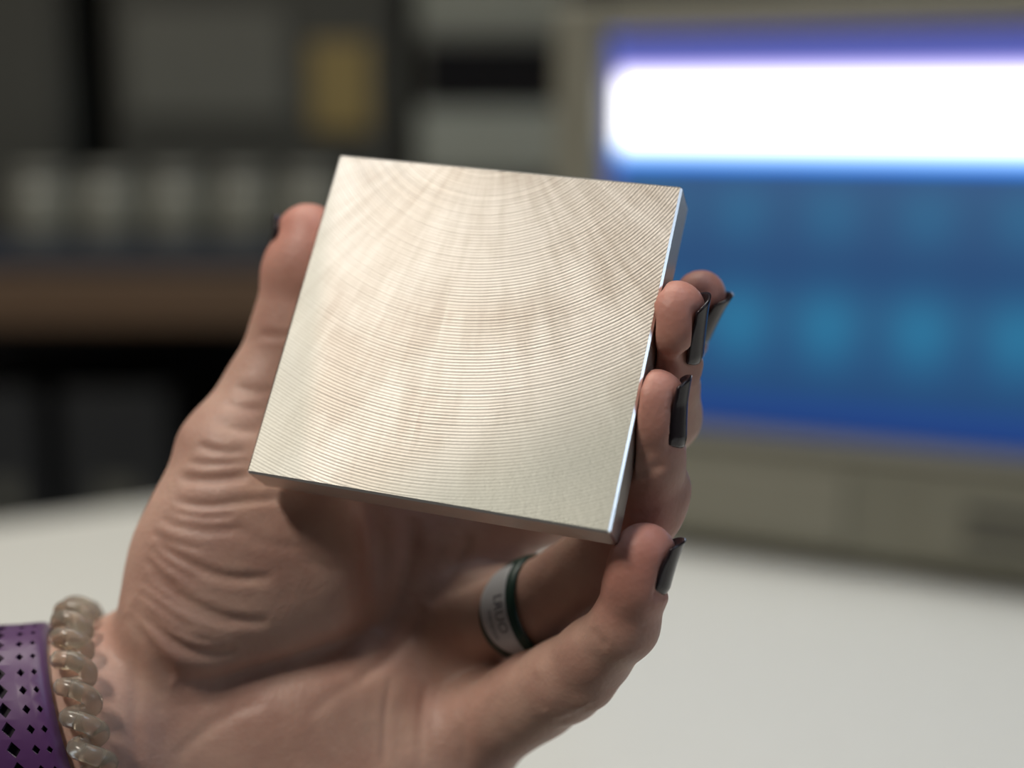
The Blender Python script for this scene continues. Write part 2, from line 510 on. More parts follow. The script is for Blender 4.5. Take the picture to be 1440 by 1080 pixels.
h = math_node('MULTIPLY', h, math_node('MULTIPLY', fade.outputs[0], fade2.outputs[0]))
h = math_node('ADD', h, math_node('MULTIPLY', n3.outputs['Fac'], .30))
bp = N.new('ShaderNodeBump'); bp.inputs['Strength'].default_value = 1.0; bp.inputs['Distance'].default_value = .00006
L.new(h, bp.inputs['Height']); L.new(bp.outputs[0], B.inputs['Normal'])
mx = N.new('ShaderNodeMix'); mx.data_type = 'RGBA'
mx.inputs[6].default_value = (.40, .365, .325, 1); mx.inputs[7].default_value = (.54, .515, .48, 1)
sf = N.new('ShaderNodeSeparateXYZ'); L.new(flat.outputs[0], sf.inputs[0])
cv = N.new('ShaderNodeCombineXYZ')
L.new(math_node('MULTIPLY', math_node('ARCTAN2', sf.outputs['X'], sf.outputs['Y']), 16), cv.inputs[0])
L.new(math_node('MULTIPLY', rj, 45), cv.inputs[1])
n4 = N.new('ShaderNodeTexNoise'); n4.inputs['Scale'].default_value = 1; n4.inputs['Detail'].default_value = 4
L.new(cv.outputs[0], n4.inputs['Vector'])
blot = math_node('ADD', math_node('MULTIPLY', n2.outputs['Fac'], .68), math_node('MULTIPLY', n4.outputs['Fac'], .32))
mr = N.new('ShaderNodeMapRange'); L.new(blot, mr.inputs['Value']); mr.inputs['From Min'].default_value = .40; mr.inputs['From Max'].default_value = .58
L.new(mr.outputs[0], mx.inputs[0])
dull_refl = math_node('SUBTRACT', 1.0, math_node('MULTIPLY', fade.outputs[0], fade2.outputs[0]))
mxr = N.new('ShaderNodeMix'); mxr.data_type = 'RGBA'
L.new(dull_refl, mxr.inputs[0]); L.new(mx.outputs[2], mxr.inputs[6]); mxr.inputs[7].default_value = (.28, .295, .265, 1)  # dim greenish reflection painted into the colour where the marks fade
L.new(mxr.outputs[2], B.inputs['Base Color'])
rr = math_node('MULTIPLY_ADD', n2.outputs['Fac'], .12, .46)
L.new(rr, B.inputs['Roughness'])

M_edge = mottled('sawn_aluminium_edge', (.70, .68, .64), (.80, .78, .73), 260, .42, 1.0, .25, (1, 1, 14))
bm = bmesh.new()
box_bm(bm, (0, 0, 0), (PW * .01, PH * .01, PT * .01))
es = list(bm.edges)
bmesh.ops.bevel(bm, geom=es, offset=.00045, segments=1, affect='EDGES', profile=.5)
bm.normal_update()
fn = [(f, f.normal.copy()) for f in bm.faces]
me = bpy.data.meshes.new('metal_plate')
M_chamfer = mat('bright_chamfer', (.86, .86, .86), .30, 1.0)
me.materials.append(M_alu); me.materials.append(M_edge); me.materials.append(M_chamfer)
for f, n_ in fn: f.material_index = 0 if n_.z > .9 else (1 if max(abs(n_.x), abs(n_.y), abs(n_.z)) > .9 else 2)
bm.to_mesh(me); bm.free()
plate = bpy.data.objects.new('metal_plate', me); COL.objects.link(plate)
def vdir(v): return RCAM @ Vector((v[0], -v[1], -v[2]))
Mx = Matrix.Identity(4)
vx, vy, vz = vdir(ax), vdir(ay), vdir(an)
pw = c2w(PB)
for i in range(3):
    Mx[i][0], Mx[i][1], Mx[i][2], Mx[i][3] = vx[i], vy[i], vz[i], pw[i]
plate.matrix_world = Mx
tag(plate, 'thick square aluminium plate with curved milling marks, held in the hand', 'metal plate')

# ------------------------------------------------------------------ the hand: one implicit surface
def smin(a, b, k):
    h_ = np.maximum(k - np.abs(a - b), 0) / k
    return np.minimum(a, b) - h_ * h_ * k * .25

def cone(a, b):
    """a, b = (px, py, dz, radius px)"""
    A, Bq = pt(*a[:3]), pt(*b[:3])
    return ('c', A, Bq, a[3] * A[2] / F, b[3] * Bq[2] / F)

def ell(c, rx, ry, rz, ang=0.0):
    C = pt(*c); s = C[2] / F
    return ('e', C, np.array([rx * s, ry * s, rz * s]), math.radians(ang))

def ev(pr, P):
    if pr[0] == 'c':
        _, A, Bq, ra, rb = pr
        ab = Bq - A
        t = np.clip(((P - A) @ ab) / (ab @ ab), 0, 1)
        return np.linalg.norm(P - A - t[:, None] * ab, axis=1) - (ra + t * (rb - ra))
    _, C, R, an_ = pr
    Q = P - C
    ca, sa = math.cos(an_), math.sin(an_)
    Q = np.stack([Q[:, 0] * ca + Q[:, 1] * sa, -Q[:, 0] * sa + Q[:, 1] * ca, Q[:, 2]], 1)
    k0 = np.linalg.norm(Q / R, axis=1); k1 = np.linalg.norm(Q / (R * R), axis=1)
    return k0 * (k0 - 1) / np.maximum(k1, 1e-6)

def chain(pts): return [cone(a, b) for a, b in zip(pts, pts[1:])]

THUMB = [(335, 640, 3.1, 80), (378, 560, 3.3, 66), (418, 462, 3.4, 60), (428, 385, 3.35, 57), (434, 332, 3.35, 46)]
INDEX = [(540, 640, 4.6, 66), (790, 490, 5.2, 58), (930, 500, 3.0, 48), (955, 472, 2.1, 40), (985, 415, 1.5, 36)]
MIDDLE = [(600, 755, 4.8, 70), (815, 690, 4.2, 62), (935, 585, 1.6, 50), (944, 505, .45, 43), (950, 436, -.1, 42)]
RING = [(620, 868, 4.2, 68), (762, 851, 2.6, 62), (848, 792, 1.5, 60), (905, 715, .4, 54), (914, 650, -.15, 48), (918, 603, -.4, 46), (922, 560, -.55, 42)]
PINKY = [(640, 1045, 3.2, 68), (753, 978, 1.9, 61), (795, 956, 1.2, 58), (836, 921, .5, 51), (878, 880, -.3, 47), (895, 822, -.75, 45), (908, 778, -.85, 43)]

palm_pr = [
    cone((-1000, 1240, -2.6, 235), (-300, 1050, 1.4, 165)), cone((-1000, 1240, -2.6, 235), (-300, 1105, 1.4, 165)),
    cone((-300, 1056, 1.4, 160), (110, 1042, 2.6, 136)), cone((-300, 1105, 1.4, 165), (120, 1118, 2.6, 138)),
    cone((110, 1042, 2.6, 136), (230, 1000, 3.2, 118)), cone((120, 1112, 2.6, 138), (230, 1090, 3.2, 125)),
    cone((200, 980, 3.4, 108), (540, 640, 4.9, 70)), cone((200, 1000, 3.5, 108), (630, 765, 5.0, 74)),
    cone((200, 1040, 3.5, 108), (650, 872, 4.6, 74)), cone((210, 1090, 3.3, 115), (655, 1035, 3.5, 72)),
    cone((560, 950, 4.2, 66), (668, 945, 3.9, 52)), cone((560, 800, 4.9, 66), (690, 800, 4.9, 56)),
    cone((400, 640, 3.6, 62), (530, 660, 4.7, 60)), cone((350, 700, 3.2, 80), (520, 720, 4.4, 62)),
    ell((455, 1120, 2.9), 240, 125, 105, -8), ell((400, 1010, 3.1), 190, 92, 100, -14),
]
thenar_pr = [cone((262, 872, 2.5, 86), (335, 650, 2.9, 84)), ell((350, 785, 2.6), 165, 140, 98, -28), cone((270, 880, 2.4, 70), (440, 830, 2.8, 70))]

NAILS = [  # bone points, facing, start, end, half angle, lift, flare
    (PINKY[-2], PINKY[-1], (1, .2, -.16), .0, 1.14, 57, .03, .05), (RING[-2], RING[-1], (1, .05, -.20), -.28, 1.14, 57, .03, .05),
    (MIDDLE[-2], MIDDLE[-1], (1, .05, -.20), .05, 1.48, 57, .03, .05), (INDEX[-2], INDEX[-1], (.87, .5, -.22), .12, 1.42, 57, .03, .05),
    (THUMB[-2], THUMB[-1], (-1, -.1, .12), .55, 1.24, 46, .08, .02)]
def unit(v): return v / np.linalg.norm(v)
def P3(t): return pt(*t[:3])
def nail_frame(c0, c1, nd):
    base, tip = P3(c0), P3(c1)
    a = unit(tip - base); nd = np.array(nd, float); n_ = unit(nd - a * (a @ nd))
    return base, tip, c0[3] * base[2] / F, c1[3] * tip[2] / F, a, n_, np.cross(a, n_)
def nail_bed(P, nl):
    c0, c1, nd, s0, s1, half, lift, fl = nl
    base, tip, r0, r1, a, n_, l_ = nail_frame(c0, c1, nd)
    Q = P - base; s_ = Q @ a; x = Q @ n_; y = Q @ l_
    r_ = np.hypot(x, y); th = np.abs(np.arctan2(y, x))
    rr_ = r0 + (r1 - r0) * np.minimum(s_ / np.linalg.norm(tip - base), 1.0)
    return np.maximum.reduce([-(r_ - rr_ - lift + .05), s0 - s_ - .02, s_ - s1 - .4, (th - math.radians(half)) * r_])

def hand_sdf(P):
    palm = ev(palm_pr[0], P)
    for pr in palm_pr[1:]: palm = smin(palm, ev(pr, P), .75)
    th = ev(thenar_pr[0], P)
    for pr in thenar_pr[1:]: th = smin(th, ev(pr, P), .7)
    palm = smin(palm, th, .50)
    d = palm
    for fi, ch in enumerate((THUMB, INDEX, MIDDLE, RING, PINKY)):
        seg = chain(ch)
        if fi == 0:
            f = ev(seg[0], P)
            for s_ in seg[1:]: f = smin(f, ev(s_, P), .3)
            g = smin(palm, f, .55)
        else:
            g = smin(palm, ev(seg[0], P), .6)
            f = ev(seg[1], P)
            for s_ in seg[2:]: f = smin(f, ev(s_, P), .22)
            g = smin(g, f, .2)
        d = smin(d, g, .10)
    # small extra pads: finger tips, knuckle creases of the ring and little finger
    for e_ in PADS: d = smin(d, ev(e_, P), .25)
    for nl in NAILS: d = np.maximum(d, -nail_bed(P, nl))
    pl = plate_sdf(P, .012)
    return -smin(-d, pl, .12)

PADS = [ell((893, 790, -1.05), 36, 46, 30, 15), ell((915, 575, -.8), 34, 46, 30, 5), ell((947, 455, -.4), 34, 48, 30, 5),
        ell((438, 372, 3.0), 48, 62, 40, 5), ell((832, 968, .6), 32, 28, 32, -40), ell((942, 690, .35), 30, 40, 36, 10)]

H = .06
lo = np.array([-1000 / F * 26 - 9.0, -4.6, 22.0]); hi = np.array([5.6, 17.0, 38.0])
BLK = 8
nb = np.ceil((hi - lo) / (H * BLK)).astype(int)
dim = nb * BLK
bc = np.stack(np.meshgrid(*[np.arange(n) for n in nb], indexing='ij'), -1).reshape(-1, 3)
cen = lo + (bc * BLK + (BLK - 1) / 2) * H
dc = hand_sdf(cen)
FLD = np.repeat(np.repeat(np.repeat(dc.reshape(nb).astype(np.float32), BLK, 0), BLK, 1), BLK, 2)
act = np.abs(dc) < H * BLK * .87 + .28
off = np.stack(np.meshgrid(*[np.arange(BLK)] * 3, indexing='ij'), -1).reshape(-1, 3)
ids = (bc[act][:, None, :] * BLK + off[None]).reshape(-1, 3)
for s in range(0, len(ids), 400000):
    q = ids[s:s + 400000]
    FLD[q[:, 0], q[:, 1], q[:, 2]] = hand_sdf(lo + q * H)
ins = FLD < 0
# keep the domain border outside so the arm is closed where it leaves the volume
ins[0] = ins[-1] = False; ins[:, 0] = ins[:, -1] = False; ins[:, :, 0] = ins[:, :, -1] = False
cnt = np.zeros(tuple(dim - 1), np.int8)
cor = [(a, b, c) for a in (0, 1) for b in (0, 1) for c in (0, 1)]
sl = lambda o: tuple(slice(o[i], dim[i] - 1 + o[i]) for i in range(3))
for o in cor: cnt += ins[sl(o)]
cells = np.argwhere((cnt > 0) & (cnt < 8))
vid = np.full(tuple(dim - 1), -1, np.int32)
vid[cells[:, 0], cells[:, 1], cells[:, 2]] = np.arange(len(cells))
acc = np.zeros((len(cells), 3)); num = np.zeros(len(cells))
for o in cor:
    for axx in range(3):
        if o[axx]: continue
        o2 = list(o); o2[axx] = 1
        i0 = cells + o; i1 = cells + o2
        f0 = FLD[i0[:, 0], i0[:, 1], i0[:, 2]]; f1 = FLD[i1[:, 0], i1[:, 1], i1[:, 2]]
        s0 = ins[i0[:, 0], i0[:, 1], i0[:, 2]]; s1 = ins[i1[:, 0], i1[:, 1], i1[:, 2]]
        mm = s0 != s1
        df = f0 - f1
        t = np.where(np.abs(df) > 1e-9, f0 / np.where(np.abs(df) > 1e-9, df, 1), .5).clip(0, 1)
        p = np.array(o, float)[None].repeat(len(cells), 0); p[:, axx] = t
        acc[mm] += p[mm]; num[mm] += 1
VV = lo + (cells + acc / num[:, None]) * H
quads = []
for axx in range(3):
    a0 = [slice(1, -1)] * 3; a1 = [slice(1, -1)] * 3
    a0[axx] = slice(0, -1); a1[axx] = slice(1, None)
    A_, B_ = ins[tuple(a0)], ins[tuple(a1)]
    e_ = np.argwhere(A_ != B_)
    base = e_.copy(); u_, w_ = (axx + 1) % 3, (axx + 2) % 3
    base[:, u_] += 1; base[:, w_] += 1
    flip = B_[e_[:, 0], e_[:, 1], e_[:, 2]]
    q = []
    for du, dw in ((1, 1), (0, 1), (0, 0), (1, 0)):
        b_ = base.copy(); b_[:, u_] -= du; b_[:, w_] -= dw
        q.append(vid[b_[:, 0], b_[:, 1], b_[:, 2]])
    q = np.stack(q, 1)
    q[flip] = q[flip][:, ::-1]
    quads.append(q)
quads = np.concatenate(quads)
quads = quads[(quads >= 0).all(1)]
del FLD, ins, cnt, vid

def lap(V, lam):
    s_ = np.zeros_like(V); c_ = np.zeros(len(V))
    for k in range(4):
        a, b = quads[:, k], quads[:, (k + 1) % 4]
        for i in range(3):
            s_[:, i] += np.bincount(a, V[b, i], len(V)) + np.bincount(b, V[a, i], len(V))
        c_ += np.bincount(a, minlength=len(V)) + np.bincount(b, minlength=len(V))
    return V + lam * (s_ / np.maximum(c_, 1)[:, None] - V)
for _ in range(3): VV = lap(VV, .5)

def grad(P, e=.02):
    g = np.stack([hand_sdf(P + np.eye(3)[i] * e) - hand_sdf(P - np.eye(3)[i] * e) for i in range(3)], 1)
    return g / np.maximum(np.linalg.norm(g, axis=1), 1e-9)[:, None]
def normals(V):
    nn = np.zeros_like(V)
    fnm = np.cross(V[quads[:, 2]] - V[quads[:, 0]], V[quads[:, 3]] - V[quads[:, 1]])
    for k in range(4):
        for i in range(3): nn[:, i] += np.bincount(quads[:, k], fnm[:, i], len(V))
    return nn / np.maximum(np.linalg.norm(nn, axis=1), 1e-12)[:, None]
NN = normals(VV)
if (NN @ np.array([0, 0, 1.0]) * (VV[:, 2] - VV[:, 2].mean())).mean() < 0:
    quads = quads[:, ::-1]; NN = -NN

# ---- skin folds, pressed into the surface along lines of the palm
FOLDS = [  # (points px, half width px, depth cm)
    ([(250, 672), (302, 676), (352, 668)], 7, .085), ([(243, 704), (291, 713), (345, 704), (400, 700)], 6, .07),
    ([(224, 728), (254, 741), (300, 748), (350, 742)], 7, .045), ([(216, 762), (261, 790), (302, 810), (345, 815), (385, 812)], 7, .09),
    ([(203, 783), (228, 812), (250, 826)], 6, .05), ([(206, 806), (254, 841), (302, 865), (335, 874), (380, 874)], 7, .09),
    ([(182, 850), (217, 882), (254, 912), (291, 921), (335, 916)], 8, .12), ([(196, 832), (230, 860), (270, 888)], 6, .05),
    ([(246, 958), (299, 961), (352, 945), (422, 926), (493, 902), (540, 870)], 10, .12),
    ([(178, 862), (211, 911), (246, 958)], 9, .10), ([(190, 880), (192, 960), (188, 1085)], 9, .035),
    ([(246, 1066), (281, 1031), (324, 1003), (372, 985)], 9, .04), ([(583, 728), (574, 788), (560, 843), (530, 890)], 12, .14),
    ([(663, 753), (640, 796), (620, 827), (600, 850)], 9, .09), ([(597, 850), (578, 893), (539, 932), (500, 955)], 9, .07),
    ([(549, 952), (541, 1010), (539, 1080)], 5, .035), ([(690, 946), (663, 971), (652, 1010), (652, 1080)], 9, .05),
    ([(733, 796), (694, 804), (655, 819), (628, 835)], 7, .05), ([(832, 884), (842, 901), (854, 909)], 7, .035),
    ([(750, 945), (757, 987), (768, 998)], 7, .03), ([(780, 1018), (811, 1006), (840, 990)], 5, .025),
    ([(873, 713), (892, 726), (925, 716)], 6, .04), ([(884, 672), (905, 664), (934, 652)], 6, .05), ([(884, 690), (915, 676)], 5, .03),
    ([(362, 470), (400, 474), (420, 468)], 6, .04), ([(330, 545), (360, 552), (385, 548)], 7, .04), ([(300, 590), (330, 604), (365, 606)], 7, .045),
    ([(212, 748), (240, 762), (285, 774)], 5, .045), ([(209, 772), (236, 796), (280, 818)], 5, .05), ([(198, 815), (232, 843), (282, 868), (330, 884)], 5, .05),
    ([(188, 842), (224, 872), (270, 898), (318, 906)], 5, .05), ([(236, 718), (280, 728), (330, 726)], 5, .04), ([(420, 780), (460, 800), (500, 800)], 9, .03),
    ([(276, 625), (310, 636), (348, 634)], 6, .05), ([(314, 566), (345, 576), (372, 574)], 5, .03), ([(262, 650), (300, 655), (350, 648)], 5, .04),
    ([(430, 1010), (470, 975), (520, 950)], 8, .03), ([(600, 960), (590, 1010), (592, 1080)], 6, .03), ([(320, 740), (380, 768), (440, 772)], 8, .03),
]
Pu = VV[:, 0] / VV[:, 2] * F + 720; Pv = VV[:, 1] / VV[:, 2] * F + 540
view = -VV / np.linalg.norm(VV, axis=1)[:, None]
facing = np.clip((NN * view).sum(1) * 3 + .3, 0, 1)
disp = np.zeros(len(VV))
for pts_, w_, dp in FOLDS:
    best = np.full(len(VV), 1e9); tt = np.zeros(len(VV)); n_ = len(pts_) - 1
    # smooth the polyline
    P_ = np.array(pts_, float)
    for _ in range(2):
        Q_ = [P_[0]]
        for a, b in zip(P_, P_[1:]): Q_ += [a * .75 + b * .25, a * .25 + b * .75]
        Q_.append(P_[-1]); P_ = np.array(Q_)
    mnx, mny = P_.min(0) - 5 * w_; mxx, mxy = P_.max(0) + 5 * w_
    sel = np.where((Pu > mnx) & (Pu < mxx) & (Pv > mny) & (Pv < mxy))[0]
    if not len(sel): continue
    n_ = len(P_) - 1
    bd = np.full(len(sel), 1e9); bt = np.zeros(len(sel))
    for k in range(n_):
        a, b = P_[k], P_[k + 1]; ab = b - a
        q = np.stack([Pu[sel] - a[0], Pv[sel] - a[1]], 1)
        t = np.clip(q @ ab / (ab @ ab), 0, 1)
        d_ = np.linalg.norm(q - t[:, None] * ab, axis=1)
        up = d_ < bd
        bd[up] = d_[up]; bt[up] = (k + t[up]) / n_
    taper = np.sin(np.clip(np.minimum(bt, 1 - bt) * 3, 0, 1) * math.pi / 2)
    x_ = bd / w_
    disp[sel] += taper * .75 * (-dp * np.exp(-x_ * x_) + dp * .16 * np.exp(-((x_ - 2.1) / .9) ** 2))
disp *= facing
from mathutils import noise as mnoise
disp += np.array([mnoise.noise(Vector(v * .9)) * .014 + mnoise.noise(Vector(v * 2.6)) * .007 for v in VV])
VV = VV + NN * disp[:, None]
VV = lap(VV, .25)

M_skin = bpy.data.materials.new('skin'); M_skin.use_nodes = True
N, L, B = nodes(M_skin)
B.inputs['Roughness'].default_value = .48
B.inputs['Subsurface Weight'].default_value = .22
B.inputs['Subsurface Radius'].default_value = (1.0, .35, .2)
B.inputs['Subsurface Scale'].default_value = .004
B.inputs['Specular IOR Level'].default_value = .35
tc = N.new('ShaderNodeTexCoord')
na = N.new('ShaderNodeTexNoise'); na.inputs['Scale'].default_value = 60; na.inputs['Detail'].default_value = 5
L.new(tc.outputs['Object'], na.inputs['Vector'])
mx = N.new('ShaderNodeMix'); mx.data_type = 'RGBA'
mx.inputs[6].default_value = (.46, .265, .21, 1); mx.inputs[7].default_value = (.57, .365, .29, 1)
mr = N.new('ShaderNodeMapRange'); L.new(na.outputs['Fac'], mr.inputs['Value']); mr.inputs['From Min'].default_value = .36; mr.inputs['From Max'].default_value = .64
L.new(mr.outputs[0], mx.inputs[0])
at_ = N.new('ShaderNodeAttribute'); at_.attribute_name = 'pinkness'
mx2 = N.new('ShaderNodeMix'); mx2.data_type = 'RGBA'
L.new(at_.outputs['Fac'], mx2.inputs[0]); L.new(mx.outputs[2], mx2.inputs[6]); mx2.inputs[7].default_value = (.62, .235, .185, 1)
L.new(mx2.outputs[2], B.inputs['Base Color'])
nb_ = N.new('ShaderNodeTexVoronoi'); nb_.inputs['Scale'].default_value = 900
L.new(tc.outputs['Object'], nb_.inputs['Vector'])
nc = N.new('ShaderNodeTexNoise'); nc.inputs['Scale'].default_value = 420; nc.inputs['Detail'].default_value = 4
L.new(tc.outputs['Object'], nc.inputs['Vector'])
hh = math_node('ADD', math_node('MULTIPLY', nb_.outputs['Distance'], .4), nc.outputs['Fac'])
bp = N.new('ShaderNodeBump'); bp.inputs['Strength'].default_value = .35; bp.inputs['Distance'].default_value = .00035
L.new(hh, bp.inputs['Height']); L.new(bp.outputs[0], B.inputs['Normal'])

ORG = c2w(pt(300, 900, 3))
def w_arr(V):
    R = np.array(RCAM)
    return np.array(CAM) + (V * np.array([.01, -.01, -.01])) @ R.T
Wv = w_arr(VV) - np.array(ORG)
me = bpy.data.meshes.new('hand')
me.vertices.add(len(Wv)); me.vertices.foreach_set('co', Wv.astype(np.float32).ravel())
me.loops.add(quads.size); me.loops.foreach_set('vertex_index', np.ascontiguousarray(quads).astype(np.int32).ravel())
me.polygons.add(len(quads)); me.polygons.foreach_set('loop_start', np.arange(0, quads.size, 4, dtype=np.int32))
me.update(calc_edges=True); me.validate()
me.polygons.foreach_set('use_smooth', np.ones(len(me.polygons), bool))
pk = np.zeros(len(VV))
for tip, r_ in ((pt(*THUMB[-1][:3]), 1.5), (pt(*INDEX[-1][:3]), 1.1), (pt(*MIDDLE[-1][:3]), 1.1), (pt(*RING[-1][:3]), 1.1), (pt(*PINKY[-1][:3]), 1.2)):
    pk = np.maximum(pk, np.exp(-(np.linalg.norm(VV - tip, axis=1) / r_) ** 2) * .8)
atr = me.attributes.new('pinkness', 'FLOAT', 'POINT'); atr.data.foreach_set('value', pk.astype(np.float32))
hand = link('hand', me, M_skin); hand.location = ORG
tag(hand, 'left hand with dark chrome nail polish gripping the square metal plate by its edges', 'hand')

# ---- nails: thin curved shells on the finger tips
M_nail = mat('chrome_nail_polish', (.026, .017, .021), .22, .1, **{'Specular IOR Level': .32})
M_nail.node_tree.nodes['Principled BSDF'].inputs['Coat Weight'].default_value = .15
def nail(c0, c1, ndir, s0, s1, half=60, lift=.04, flare=.05):
    """c0, c1: (px, py, dz, radius px) of the last two finger-bone points; the nail runs from s0 to s1 cm past the first"""
    base, tip, r0, r1, a, n_, l_ = nail_frame(c0, c1, ndir)
    Lb = np.linalg.norm(tip - base)
    nu, nv = 24, 17
    outer, inner = [], []
    for i in range(nu):
        u = i / (nu - 1)
        for j in range(nv):
            v = j / (nv - 1) * 2 - 1
            sa = s0 + .14 * (v * v); sb = s1 - .16 * (abs(v) ** 2.4)
            s_ = sa + (sb - sa) * u
            th = math.radians(half * (.88 + .12 * math.sin(math.pi * min(1, u + .2)))) * v
            rr_ = r0 + (r1 - r0) * min(s_ / Lb, 1.0) + lift
            if u < .12: rr_ -= .045 * (1 - u / .12)
            p = base + a * s_ + n_ * (math.cos(th) * rr_ + flare * u * u) + l_ * math.sin(th) * rr_
            outer.append(p); inner.append(p - (n_ * math.cos(th) + l_ * math.sin(th)) * .055)
    V = np.array(outer + inner); k0 = nu * nv
    faces = []
    for i in range(nu - 1):
        for j in range(nv - 1):
            q = (i * nv + j, (i + 1) * nv + j, (i + 1) * nv + j + 1, i * nv + j + 1)
            faces.append(q); faces.append(tuple(k0 + x for x in reversed(q)))
    rim = [i * nv for i in range(nu)] + [(nu - 1) * nv + j for j in range(1, nv)] + [i * nv + nv - 1 for i in range(nu - 2, -1, -1)] + [j for j in range(nv - 2, 0, -1)]
    for a_, b_ in zip(rim, rim[1:] + rim[:1]): faces.append((a_, b_, k0 + b_, k0 + a_))
    me = bpy.data.meshes.new('fingernail')
    me.from_pydata([tuple(v) for v in (w_arr(V) - np.array(ORG))], [], faces)
    bm = bmesh.new(); bm.from_mesh(me); bmesh.ops.recalc_face_normals(bm, faces=bm.faces); bm.to_mesh(me); bm.free()
    for p in me.polygons: p.use_smooth = True
    return link('fingernail', me, M_nail, hand)
for nl in NAILS: nail(*nl)

# ------------------------------------------------------------------ green ring with a white face
M_green = mat('dark_green_enamel', (.004, .034, .024), .38)
M_white = mat('white_enamel', (.52, .52, .54), .4)
M_ink = mat('ink', (.06, .06, .09), .5)
RA, RB_ = P3(RING[1]), P3(RING[2])
ra_ = unit(unit(P3(RING[1]) - P3(RING[0])) * .75 + unit(RB_ - RA) * .25)   # finger direction at the band
RC = pt(756, 855, 2.66)
face = np.array([-.35, .10, -1.0]); rn = unit(face - ra_ * (face @ ra_)); rl = np.cross(ra_, rn)
RR = 66 * RC[2] / F
RORG = c2w(RC)
def ring_pt(th, s_, r_): return RC + ra_ * s_ + (rn * math.cos(th) + rl * math.sin(th)) * r_
TS = 1.0 if (ring_pt(.3, 0, 1)[1] > ring_pt(-.3, 0, 1)[1]) else -1.0   # text runs downwards
def left_edge(th): return -(.18 + .62 * max(0, math.cos(th)) ** 1.2)
nt = 96; V = []; prof_n = 12
for i in range(nt):
    th = 2 * math.pi * i / nt
    s_l, s_r = left_edge(th), .25
    for k in range(prof_n):
        q = 2 * math.pi * k / prof_n
        cs, sn_ = math.cos(q), math.sin(q)
        cs = math.copysign(abs(cs) ** .45, cs); sn_ = math.copysign(abs(sn_) ** .6, sn_)
        V.append(ring_pt(th, (s_l + s_r) / 2 + cs * (s_r - s_l) / 2, RR + .065 + sn_ * .075))
fring = empty('finger_ring', RORG)
tag(fring, 'dark green band ring with a white lettered face worn on the ring finger', 'ring')
grid_mesh('band', w_arr(np.array(V)) - np.array(RORG), nt, prof_n, M_green, fring, True, True)
# white face: half-oval inlay on the band
V = []; nu, nv = 30, 8
for i in range(nu):
    u = i / (nu - 1) * 2 - 1
    th = TS * math.radians(-15 + 57 * u)
    sr = .035; sl_ = sr - (.62) * math.sqrt(max(0, 1 - u * u)) * 1.12 - .002
    sl_ = max(sl_, left_edge(th) + .05)
    for j in range(nv):
        V.append(ring_pt(th, sr + (sl_ - sr) * j / (nv - 1), RR + .150))
wf = grid_mesh('face', w_arr(np.array(V)) - np.array(RORG), nu, nv, M_white, fring)
wf['label'] = 'white half-oval inlay with dark lettering'
sm = wf.modifiers.new('s', 'SOLIDIFY'); sm.thickness = .0004; sm.offset = -1
def ring_text(txt, size, s_base, thc):
    cu = bpy.data.curves.new('t', 'FONT'); cu.body = txt; cu.size = size; cu.align_x = 'CENTER'; cu.resolution_u = 3
    to = bpy.data.objects.new('t', cu); COL.objects.link(to)
    dg = bpy.context.evaluated_depsgraph_get(); dg.update()
    m2 = bpy.data.meshes.new_from_object(to.evaluated_get(dg))
    bpy.data.objects.remove(to)
    bm = bmesh.new(); bm.from_mesh(m2)
    bmesh.ops.triangulate(bm, faces=bm.faces)
    bmesh.ops.subdivide_edges(bm, edges=[e for e in bm.edges if e.calc_length() > .05], cuts=1)
    for v in bm.verts:
        th = thc + TS * v.co.x / (RR + .15); s_ = s_base + v.co.y
        v.co = Vector(w_arr(np.array([ring_pt(th, s_, RR + .1525)]))[0]) - RORG
    bm.to_mesh(m2); bm.free(); m2.name = 'lettering'
    return link('lettering', m2, M_ink, wf)
ring_text('LRUO', .33, -.27, -.22 * TS)
ring_text('mananon', .18, -.46, -.05 * TS)

# ------------------------------------------------------------------ coil bracelet and strap around the wrist
WA, WB = pt(-300, 1078, 1.4), pt(115, 1074, 2.6)
wa = unit(WB - WA)                                       # arm direction, towards the hand
up0 = np.array([0, -1.0, 0]); wu = unit(up0 - wa * (wa @ up0)); wz = np.cross(wa, wu)
def wrist_pt(s_, th, grow):
    """point around the arm, s_ cm from the wrist joint towards the elbow, th from the top round to the viewer's side"""
    s_ = s_ + 1.02 * math.cos(th)
    c = WB - wa * s_
    d_ = wu * math.cos(th) + wz * math.sin(th)
    # find the skin along this ray
    lo_, hi_ = .5, 5.0
    key = (round(s_, 3), round(th, 4))
    r_ = SK(s_, th)
    return c + d_ * (r_ + grow)
# tabulated skin radius
SS = np.linspace(-2.0, 6.2, 42); TT = np.linspace(0, 2 * math.pi, 97)[:-1]
gs, gt = np.meshgrid(SS, TT, indexing='ij')
Cc = WB - gs.ravel()[:, None] * wa
Dd = wu * np.cos(gt.ravel())[:, None] + wz * np.sin(gt.ravel())[:, None]
rad = np.full(gs.size, .3)
for _ in range(40):
    d_ = hand_sdf(Cc + Dd * rad[:, None]); rad = np.clip(rad - d_ * .8, .2, 6)
RT = rad.reshape(gs.shape)
def SK(s_, th):
    fs = np.clip((s_ - SS[0]) / (SS[1] - SS[0]), 0, len(SS) - 1.001); i = int(fs); f_ = fs - i
    ft = (th % (2 * math.pi)) / (2 * math.pi) * len(TT); j = int(ft) % len(TT); g_ = ft - int(ft); j2 = (j + 1) % len(TT)
    return (RT[i, j] * (1 - f_) + RT[i + 1, j] * f_) * (1 - g_) + (RT[i, j2] * (1 - f_) + RT[i + 1, j2] * f_) * g_

